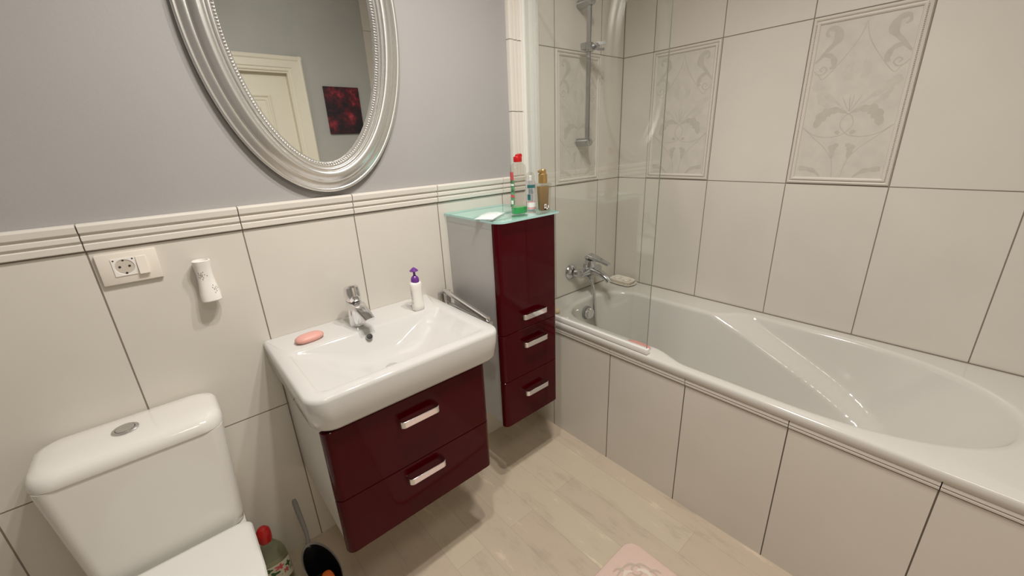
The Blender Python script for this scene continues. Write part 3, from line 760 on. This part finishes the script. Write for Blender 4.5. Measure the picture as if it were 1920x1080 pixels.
oh = obj('overflow_hole', bm, M['dark'], wbn)
bm = B()
loft(bm, [[q+nrm*h+a*r*math.cos(t)+b*r*math.sin(t) for t in (2*PI*k/24 for k in range(24))] for r, h in ((.0095, .0008), (.0095, .0024), (.0115, .0024), (.0118, .0))], False, False); obj('overflow_rim', bm, M['dchrome'], oh)

vn = thing('vanity_cabinet', 'wall-hung burgundy gloss vanity cabinet with two drawers under the washbasin', 'cabinet', (1.3, -.23, .32))
bm = B(); box(bm, 1.049, 1.552, -.4375, -.002, .322, .737, .001, 1); obj('carcass', bm, M['sidewhite'], vn)
d = front('drawer', vn, 1.041, 1.560, -.4375, -.462, .511, .736, .022); handle(d, 1.302, -.462, .672)
d = front('drawer', vn, 1.041, 1.560, -.4375, -.462, .320, .511, .022); handle(d, 1.302, -.462, .468)

# basin tap
tp = thing('basin_mixer', 'chrome single-lever tap on the washbasin shelf', 'tap', (1.299, -.088, .845))
def er(c, a, b, tilt=0): return [Vector((c[0]+a*math.cos(t), c[1]+b*math.sin(t), c[2]+tilt*math.sin(t)*b)) for t in (2*PI*k/28 for k in range(28))]
tx, ty = 1.297, -.088
bm = B(); loft(bm, [er((tx, ty, .8455), .0255, .0255), er((tx, ty, .850), .0245, .0245), er((tx, ty, .875), .0235, .024), er((tx, ty, .905), .0235, .026), er((tx, ty-.001, .930), .0245, .0275, .1), er((tx, ty-.001, .9345), .024, .027, .1)])
obj('tap_body', bm, M['chrome'], tp)
bm = B(); loft(bm, [er((tx, ty-.001, .9365), .0245, .028, .1), er((tx, ty-.001, .945), .0255, .030, .1), er((tx, ty, .965), .0255, .029, -.12), er((tx, ty+.001, .978), .024, .026, -.2), er((tx, ty+.002, .9835), .019, .02, -.25), er((tx, ty+.002, .9855), .008, .009, -.25)])
lv = obj('lever_cap', bm, M['chrome'], tp)
bm = B(); slab_sweep(bm, [(tx, ty-.018, .953), (tx, ty-.030, .949), (tx, ty-.040, .942)], [.012, .011, .008], [.006, .005, .003]); obj('lever_tip', bm, M['chrome'], lv)
bm = B(); slab_sweep(bm, [(tx, ty-.010, .915), (tx+.001, ty-.035, .921), (tx+.004, ty-.06, .912), (tx+.008, ty-.085, .898), (tx+.010, ty-.103, .888)], [.023, .0235, .0215, .0185, .017], [.017, .012, .010, .0085, .0075])
sp = obj('spout', bm, M['chrome'], tp)
bm = B(); slab_sweep(bm, [(tx+.002, ty-.030, .9325), (tx+.004, ty-.055, .924), (tx+.008, ty-.088, .9042)], [.0085, .005, .0015], [.0012, .0012, .001]); obj('spout_groove', bm, M['greyp'], sp)

soapbar('soap_bar', 'pale pink oval soap bar on the left of the washbasin shelf', (1.137, -.103, .8455), .044, .026, .022, M['soap'], .12)

# hand soap pump bottle
px, py = 1.513, -.128
hb = thing('pump_bottle', 'slim white lotion bottle with purple pump on the washbasin', 'bottle', (px, py, .8455))
bm = B(); loft(bm, [sring(px, py, a, a*.72, .8455+h) for a, h in ((.019, 0), (.0225, .003), (.0225, .02), (.0205, .055), (.0215, .085), (.022, .1), (.020, .106), (.012, .110))]); obj('bottle_body', bm, M['plast'], hb, sharp=60)
bm = B(); lathe(bm, [(.008, .108), (.0145, .108), (.0145, .120), (.012, .126), (.0065, .131), (.0042, .134), (.0042, .146), (.006, .148), (.0155, .149), (.0155, .151), (.008, .158), (.0025, .162), (.001, .164)], (px, py, .8455), 24); obj('purple_pump', bm, M['purple'], hb)
bm = B(); lab2 = [(PI*1.02, PI*1.2)]
for z in (.03, .045, .058, .066, .074): band(bm, (px, py), .0232 if z < .03 else .0226, .8455+z, .8455+z+.004, PI*.98, PI*1.13, 4)
obj('faint_print', bm, pmat('grey_print', (.62, .60, .60), .4), hb)

# towel rail
tr = thing('towel_rail', 'chrome two-arm towel rail on the wall between washbasin and tall cabinet', 'towel rail', (1.695, 0, .80))
bm = B(); box(bm, 1.671, 1.726, -.012, -.001, .772, .838, .002); obj('wall_plate', bm, M['dchrome'], tr)
bm = B(); box(bm, 1.684, 1.708, -.040, -.010, .782, .850, .004); obj('swivel_post', bm, M['chrome'], tr)
bm = B(); slab_sweep(bm, [(1.692, -.02, .846), (1.690, -.05, .845), (1.682, -.18, .832), (1.676, -.335, .815)], [.009]*4, [.009]*4); obj('arm', bm, M['chrome'], tr)
bm = B(); slab_sweep(bm, [(1.700, -.02, .792), (1.697, -.05, .792), (1.689, -.18, .793), (1.681, -.345, .800)], [.008]*4, [.008]*4); obj('arm', bm, M['dchrome'], tr)

# ------------------------------------------------------------------ mirror
mc = Vector((1.322, 0, 1.795)); A_, B_ = .302, .508
mr = thing('oval_mirror', 'oval wall mirror in a wide silver moulded frame', 'mirror', (mc.x, 0, mc.z-B_))
prof = [(-.002, .004), (.0, .010), (.003, .013), (.007, .014), (.010, .012), (.012, .013), (.018, .018), (.026, .021), (.030, .021), (.032, .024), (.040, .032), (.050, .037), (.058, .037), (.064, .033), (.066, .029), (.069, .029), (.072, .031), (.075, .029), (.077, .025), (.080, .025), (.082, .026), (.0835, .023), (.0855, .018), (.0905, .018), (.093, .014), (.094, .006)]
NS = 160; bm = B(); rings = []
def ell(ins, d, k):
    t = 2*PI*k/NS; c, s = math.cos(t), math.sin(t)
    nx, nz = c/A_, s/B_; L = math.hypot(nx, nz); return Vector((mc.x+A_*c-nx/L*ins, -d, mc.z+B_*s-nz/L*ins))
for ins, d in [(.0, .003)]+prof: rings.append([ell(max(ins, 0), d, k) for k in range(NS)])
loft(bm, rings, False, False)
obj('moulded_frame', bm, M['silver'], mr, sharp=50)
bm = B(); loft(bm, [[ell(.088, .005, k) for k in range(NS)], [ell(.088, .010, k) for k in range(NS)]]); obj('mirror_glass', bm, M['mirror'], mr, smooth=False)
bm = B(); a2, b2 = A_-.088, B_-.088; per = 0; L_ = []
pv = None
for i in range(4001):
    t = 2*PI*i/4000; p = Vector((a2*math.cos(t), 0, b2*math.sin(t)))
    if pv is not None: per += (p-pv).length
    L_.append((per, t)); pv = p
nb = int(per/.0078); j = 0
for i in range(nb):
    s = per*i/nb
    while L_[j][0] < s: j += 1
    t = L_[j][1]; bmesh.ops.create_icosphere(bm, subdivisions=1, radius=.0034, matrix=Matrix.Translation((mc.x+a2*math.cos(t), -.0195, mc.z+b2*math.sin(t))))
obj('pearl_beading', bm, M['silver'], mr, sharp=80)

# ------------------------------------------------------------------ socket, air freshener
so = thing('power_socket', 'cream wall socket with switch in a wide plate above the toilet', 'socket', (.782, 0, 1.112))
bm = B(); box(bm, .7215, .8415, -.0105, -.0005, 1.1115, 1.1925, .003, 2); obj('cover_plate', bm, M['plastc'], so)
bm = B()
sx0, sx1, sz0, sz1 = .749, .795, 1.132, 1.177; cx, cz = (sx0+sx1)/2, (sz0+sz1)/2
outer = [Vector((x, -.0125, z)) for x, z in ((sx0, sz0), (sx1, sz0), (sx1, sz1), (sx0, sz1))]
n = 32; R0 = []
for k in range(n):
    t = 2*PI*k/n; c, s = math.cos(t), math.sin(t); m_ = max(abs(c), abs(s)); R0.append(Vector((cx+.0228*c/m_, -.0125, cz+.0224*s/m_)))
circ = lambda r, y: [Vector((cx+r*math.cos(2*PI*k/n), y, cz+r*math.sin(2*PI*k/n))) for k in range(n)]
loft(bm, [[Vector((v.x, -.0098, v.z)) for v in R0], R0, circ(.0195, -.0125), circ(.0188, -.0112), circ(.0185, -.0108)])
ins = obj('socket_insert', bm, M['plast'], so, sharp=30)
bm = B(); loft(bm, [circ(.0184, -.0109), circ(.0184, -.0111)]); rs = obj('socket_recess', bm, pmat('socket_shade', (.56, .51, .44), .4), ins, smooth=False)
bm = B()
for dx, dz, r in ((-.0095, .001, .0027), (.0095, .001, .0027), (0, -.0165, .0026), (0, .0170, .0022)): lathe(bm, [(r, -.0110), (r, -.0118)], (cx+dx, 0, cz+dz), 14, 'Y')
for dx in (-.0185, .0185): lathe(bm, [(.0019, -.0120), (.0019, -.0129)], (cx+dx, 0, cz+.0185), 10, 'Y')
obj('pin_holes', bm, M['dark'], ins)
bm = B(); v = [Vector((x, y, z)) for x, y, z in ((.7965, -.010, 1.131), (.8175, -.010, 1.131), (.8175, -.010, 1.177), (.7965, -.010, 1.177))]
w_ = [Vector((x, y, z)) for x, y, z in ((.7965, -.020, 1.131), (.8175, -.020, 1.131), (.8175, -.0125, 1.177), (.7965, -.0125, 1.177))]
loft(bm, [v, w_]); obj('switch_rocker', bm, M['plastc'], so, smooth=False, bevel=.001)

fx, fy = .927, -.024
af = thing('air_freshener', 'white waisted plastic air freshener with punched holes stuck on the tiles', 'air freshener', (fx, 0, 1.022))
def fr_(z, w, dep, ins=0): return [Vector((fx+(w-ins)*math.copysign(abs(math.cos(t))**.75, math.cos(t)), -.002-(dep-ins)*(.5+.5*math.sin(t))**.85 if math.sin(t) > -1 else -.002, z)) for t in (2*PI*k/36 for k in range(36))]
bm = B(); FZ = [(1.022, .0225, .040), (1.026, .0255, .046), (1.045, .0245, .044), (1.075, .0205, .037), (1.10, .0192, .035), (1.125, .0205, .040), (1.140, .0218, .043)]
loft(bm, [fr_(z, w, d_) for z, w, d_ in FZ]+[fr_(1.141, .0218, .043, .001), fr_(1.141, .0218, .043, .0035), fr_(1.128, .0200, .039, .004)])
fs = obj('shell', bm, M['plast'], af, sharp=50)
bm = B()
def fsurf(t, z):
    for (z0_, w0, d0), (z1_, w1, d1_) in zip(FZ, FZ[1:]):
        if z0_ <= z <= z1_:
            k = (z-z0_)/(z1_-z0_); w = w0+(w1-w0)*k; dd = d0+(d1_-d0)*k
            return Vector((fx+w*math.copysign(abs(math.cos(t))**.75, math.cos(t)), -.002-dd*(.5+.5*math.sin(t))**.85, z))
hm = pmat('hole_shade', (.25, .23, .2), .7)
for cx_, cz_, nn in ((1.9, 1.100, 15), (1.05, 1.058, 10)):
    bm = B()
    for i in range(nn):
        a = 2*PI*i/nn*1.0; rad = (.003, .0075, .011)[i % 3]
        t = cx_+rad*math.cos(a)/.024; z = cz_+rad*math.sin(a); c = fsurf(t, z); e1 = (fsurf(t+.05, z)-c).normalized(); e2 = (fsurf(t, z+.002)-c).normalized(); nr = e1.cross(e2).normalized()
        if nr.y > 0: nr = -nr
        ring_ = [c+nr*.0003+e1*.0011*math.cos(q_)+e2*.0020*math.sin(q_) for q_ in (2*PI*k/10 for k in range(10))]
        bm.faces.new([bm.verts.new(p) for p in ring_])
    obj('punched_holes', bm, hm, fs, smooth=False)

# ------------------------------------------------------------------ toilet
to = thing('toilet', 'white close-coupled toilet with closed lid and round flush button', 'toilet', (.679, -.3, 0))
TX = .6785
def cr(hw, yf, z, r=.035, yb=-.004): return rrect(TX-hw, TX+hw, yf, yb, (.012, .012, r, r), z, 8)
bm = B(); loft(bm, [cr(.120, -.150, .368, .03, -.02), cr(.150, -.178, .372, .035), cr(.163, -.187, .385, .035), cr(.166, -.189, .41, .035), cr(.176, -.191, .56, .035), cr(.1845, -.193, .705, .035), cr(.1845, -.193, .7155, .035)]); obj('cistern', bm, M['ceramic2'], to, sharp=45)
def lr(hw, yf, z, r, yb=-.004): return rrect(TX-hw, TX+hw, yf, yb, (min(.045, r), min(.045, r), r, r), z, 8)
bm = B(); loft(bm, [lr(.182, -.190, .7165, .035), lr(.1875, -.1965, .7172, .05), lr(.1885, -.198, .722, .055), lr(.187, -.196, .738, .055), lr(.180, -.187, .749, .055, -.010), lr(.165, -.170, .7545, .05, -.022), lr(.13, -.135, .7572, .035, -.05), lr(.05, -.105, .758, .009, -.085)])
cl = obj('cistern_lid', bm, M['ceramic2'], to, sharp=50)
bm = B(); c0 = (TX-.010, -.100, .757); lathe(bm, [(.028, -.004), (.0275, .0030), (.025, .0045), (.0205, .0045), (.0195, .002)], c0, 36, cap=False); fb = obj('flush_ring', bm, M['dchrome'], cl)
bm = B(); lathe(bm, [(.002, .0015), (.0195, .0015), (.019, .0050), (.015, .0060), (.008, .0045), (.002, .004)], c0, 36); obj('flush_button', bm, M['dchrome'], fb)
def seatring(hw, yb, yf, z, r=.03, n=10):
    pts = []
    # right back corner -> left back corner -> rounded front
    for k in range(n+1):
        a = PI/2*k/n; pts.append(Vector((TX+hw-r+r*math.cos(a), yb-r+r*math.sin(a), z)))
    for k in range(n+1):
        a = PI/2+PI/2*k/n; pts.append(Vector((TX-hw+r+r*math.cos(a), yb-r+r*math.sin(a), z)))
    ym = yb-(yb-yf)*.45
    for k in range(0, 21):
        a = PI+PI*k/20; pts.append(Vector((TX+hw*math.cos(a)*1.0, ym+(ym-yf)*math.sin(a), z)))
    return pts
bm = B(); loft(bm, [seatring(.168, -.222, -.645, .3785), seatring(.172, -.219, -.648, .381), seatring(.172, -.219, -.648, .390), seatring(.168, -.223, -.645, .392)]); st = obj('seat_ring', bm, M['seatp'], to, sharp=40)
bm = B(); loft(bm, [seatring(.170, -.216, -.648, .3935), seatring(.175, -.212, -.652, .397), seatring(.1755, -.2115, -.6525, .404), seatring(.172, -.215, -.649, .4085), seatring(.160, -.225, -.64, .4105), seatring(.09, -.30, -.56, .4125)]); obj('seat_cover', bm, M['seatp'], to, sharp=40)
bm = B()
def bring(hw, yb, yf, z): return seatring(hw, yb, yf, z, .03)
loft(bm, [bring(.105, -.10, -.50, .0), bring(.108, -.10, -.51, .02), bring(.10, -.10, -.50, .12), bring(.115, -.08, -.54, .22), bring(.150, -.06, -.61, .32), bring(.165, -.04, -.64, .365), bring(.163, -.05, -.638, .377)])
obj('bowl', bm, M['ceramic2'], to, sharp=50)

# ------------------------------------------------------------------ floor things
cxb, cyb = .874, -.105
cb = thing('cleaner_bottle', 'translucent cleaner bottle with big red cap and flowered label beside the toilet', 'bottle', (cxb, cyb, 0))
def cbr(a, z): return sring(cxb, cyb, a, a*.62, z, 32, .8)
bm = B(); loft(bm, [cbr(a, z) for a, z in ((.040, .001), (.047, .006), (.048, .06), (.046, .11), (.043, .14), (.034, .165), (.022, .185), (.016, .195), (.016, .205))]); obj('clear_body', bm, M['clearp2'], cb, sharp=60)
bm = B(); loft(bm, [cbr(a, z) for a, z in ((.038, .003), (.044, .008), (.045, .055))]); obj('liquid', bm, pmat('olive_liquid', (.14, .15, .06), .2), cb)
bm = B(); lathe(bm, [(.010, .2), (.018, .201), (.0205, .21), (.0215, .232), (.0195, .246), (.013, .255), (.004, .258)], (cxb-.003, cyb, 0), 28); obj('red_cap', bm, M['red'], cb)
bm = B()
def wrap(bm, u0, u1, z0, z1, off=.0006, n=10):
    rows = []
    for z in (z0, z1):
        k = .0478-.0018*max(0, (z-.06)/.05); row = []
        for i in range(n+1):
            t = u0+(u1-u0)*i/n; e = .8; row.append(Vector((cxb+(k+off)*math.copysign(abs(math.cos(t))**e, math.cos(t)), cyb+(k*.62+off)*math.copysign(abs(math.sin(t))**e, math.sin(t)), z)))
        rows.append(row)
    loft(bm, rows, False, False, closed=False)
wrap(bm, PI*1.1, PI*1.9, .035, .112); lb = obj('cream_label', bm, pmat('cream_label', (.62, .58, .46), .4), cb)
bm = B()
def cpt(t, z, off=.0012): k = .0478-.0018*max(0, (z-.06)/.05); e = .8; return Vector((cxb+(k+off)*math.copysign(abs(math.cos(t))**e, math.cos(t)), cyb+(k*.62+off)*math.copysign(abs(math.sin(t))**e, math.sin(t)), z))
def flower(bm, t, z, r, pet, off=.0012, dep=.55):
    pts = []
    for k in range(40):
        a = 2*PI*k/40; q_ = r*(1-dep/2+dep/2*math.cos(pet*a)); pts.append(bm.verts.new(cpt(t+q_*math.cos(a)/.045, z+q_*math.sin(a), off)))
    bm.faces.new(pts)
flower(bm, PI*1.56, .096, .013, 5); flower(bm, PI*1.66, .070, .010, 5)
obj('red_flowers', bm, M['labelr'], lb, smooth=False)
bm = B(); flower(bm, PI*1.46, .078, .012, 3); flower(bm, PI*1.75, .088, .013, 4); flower(bm, PI*1.40, .100, .009, 3); obj('green_leaves', bm, pmat('leaf_print', (.02, .08, .02), .4), lb, smooth=False)

# scoop / holder with handle, leaning open side up
dp = thing('dustpan', 'grey plastic scoop with black inside and long handle standing on the floor', 'dustpan', (.985, -.24, 0))
ctr = Vector((.990, -.262, 0)); ax1 = Vector((.20, -1, 0)).normalized(); ax2 = Vector((1, .20, 0)).normalized()
def drg(a, b, z, sh=0, e=1.0, tilt=0): return [ctr+ax1*(a*math.cos(t)+sh)+ax2*(b*math.sin(t))+Vector((0, 0, z+tilt*math.cos(t))) for t in (2*PI*k/36 for k in range(36))]
bm = B(); loft(bm, [drg(.060, .035, .001), drg(.068, .038, .006), drg(.078, .042, .05, 0, 1, -.004), drg(.088, .046, .10, 0, 1, -.02), drg(.092, .048, .13, 0, 1, -.03), drg(.089, .0455, .132, 0, 1, -.03), drg(.085, .043, .125, 0, 1, -.03)], True, False); obj('grey_shell', bm, M['greyc'], dp, sharp=50)
bm = B(); loft(bm, [drg(.086, .0435, .127, 0, 1, -.03), drg(.080, .040, .10, 0, 1, -.02), drg(.070, .036, .03), drg(.03, .02, .02)], False, True); obj('black_lining', bm, M['black'], dp, sharp=50)
bm = B(); hp = [ctr-ax1*.085+Vector((0, 0, .145)), Vector((.982, -.150, .168)), Vector((.982, -.128, .200)), Vector((.980, -.105, .245)), Vector((.979, -.092, .272)), Vector((.979, -.086, .285))]
P2, W2 = catmull([tuple(p) for p in hp], [.008, .006, .0075, .0085, .0085, .006], 6); tube(bm, P2, W2, 14); obj('handle', bm, M['greyp'], dp)
soapbar('scrubber', 'small orange scrubber lying inside the black scoop', (.993, -.306, .078), .020, .034, .05, M['orange'], 0, 'scrubber')

# bath mat
ma = thing('bath_mat', 'pink bath mat with a beige floral scroll on the plank floor', 'bath mat', (1.60, -1.2, 0))
bm = B(); mrr = lambda i, z: rrect(1.30+i, 1.892-i, -1.75+i, -.833-i, .045-i, z, 8)
loft(bm, [mrr(.003, .0005), mrr(0, .005), mrr(0, .009), mrr(.004, .0125)]); obj('pile', bm, M['mat'], ma, sharp=60)
tm = lambda u, v: Vector((1.892-u, -.833-v, .0131)); tm2 = lambda u, v: Vector((1.892-u, -.833-v, .0134))
bm = B()
S = lambda P, W, l=0: stroke(bm, P, W, tm, lobes=l)
for sw in (0, 1):
    g_ = (lambda P: [(b, a) for a, b in P]) if sw else (lambda P: P)
    S(g_([(.055, .16), (.050, .12), (.058, .085), (.085, .07), (.105, .085), (.095, .105)]), [.003, .006, .008, .006, .006, .003], 4)
    S(g_([(.058, .12), (.04, .13), (.035, .15)]), [.005, .009, .003], 2)
    S(g_([(.07, .16), (.085, .18), (.11, .20), (.13, .26), (.10, .34)]), [.003, .006, .010, .007, .004], 5)
obj('beige_scroll', bm, M['matp'], ma, smooth=False)
bm = B()
for P, W in (([(.075, .15), (.067, .12), (.075, .095), (.09, .09)], [.004, .016, .012, .004]), ([(.15, .075), (.12, .067), (.10, .08)], [.004, .014, .004]), ([(.10, .12), (.12, .14), (.14, .15)], [.006, .022, .008])):
    stroke(bm, P, W, tm2, lobes=3)
obj('cream_scroll', bm, M['matc'], ma, smooth=False)

# ------------------------------------------------------------------ lights
def plight(x, y, z, e, col=(1, .935, .86), r=.035):
    l = bpy.data.lights.new('bulb_and_fill_spot', 'SPOT'); l.spot_size = math.radians(168); l.spot_blend = 1; l.energy = e; l.color = col; l.shadow_soft_size = r
    o = bpy.data.objects.new('bulb_and_fill_spot', l); o.location = (x, y, z); link(o); return o
for x, y in ((1.26, -.86), (1.48, -.98), (1.70, -.82)):
    plight(x, y, 2.50, 46)
fill_spot = plight(1.75, -1.15, 2.50, 30); fill_spot.rotation_euler = (math.radians(-62), 0, 0); fill_spot.data.spot_size = math.radians(120)  # added fill spot that brightens the wall opposite the mirror
la = bpy.data.lights.new('added_fill_light', 'AREA'); la.shape = 'DISK'; la.size = .45; la.energy = 6.5; la.color = (1, .93, .84)  # added soft fill for apron, basin front and cistern, no real lamp
lo = bpy.data.objects.new('added_fill_light', la); lo.location = (.9, -1.75, 2.45); link(lo)
w = bpy.data.worlds.new('World'); SC.world = w; w.use_nodes = True
w.node_tree.nodes['Background'].inputs[0].default_value = (.9, .92, 1, 1); w.node_tree.nodes['Background'].inputs[1].default_value = .3

# ------------------------------------------------------------------ camera
cam = bpy.data.cameras.new('Camera'); co = bpy.data.objects.new('Camera', cam); link(co)
yaw, pit, rol, F = .7017, -.3391, -.0442, 768.6
f = Vector((math.sin(yaw)*math.cos(pit), math.cos(yaw)*math.cos(pit), math.sin(pit)))
r = Vector((math.cos(yaw), -math.sin(yaw), 0)); u = r.cross(f)
r2 = r*math.cos(rol)+u*math.sin(rol); u2 = -r*math.sin(rol)+u*math.cos(rol)
mt = Matrix((r2, u2, -f)).transposed().to_4x4(); mt.translation = (.8668, -1.4346, 1.4120)
co.matrix_world = mt
cam.sensor_width = 36; cam.lens = 36*F/1920; cam.clip_start = .02
SC.camera = co
SC.view_settings.view_transform = 'Standard'; SC.view_settings.look = 'None'; SC.view_settings.exposure = 0; SC.view_settings.gamma = 1.06
SC.cycles.max_bounces = 10; SC.cycles.diffuse_bounces = 5; SC.cycles.transparent_max_bounces = 12
SC.cycles.caustics_reflective = False; SC.cycles.caustics_refractive = False
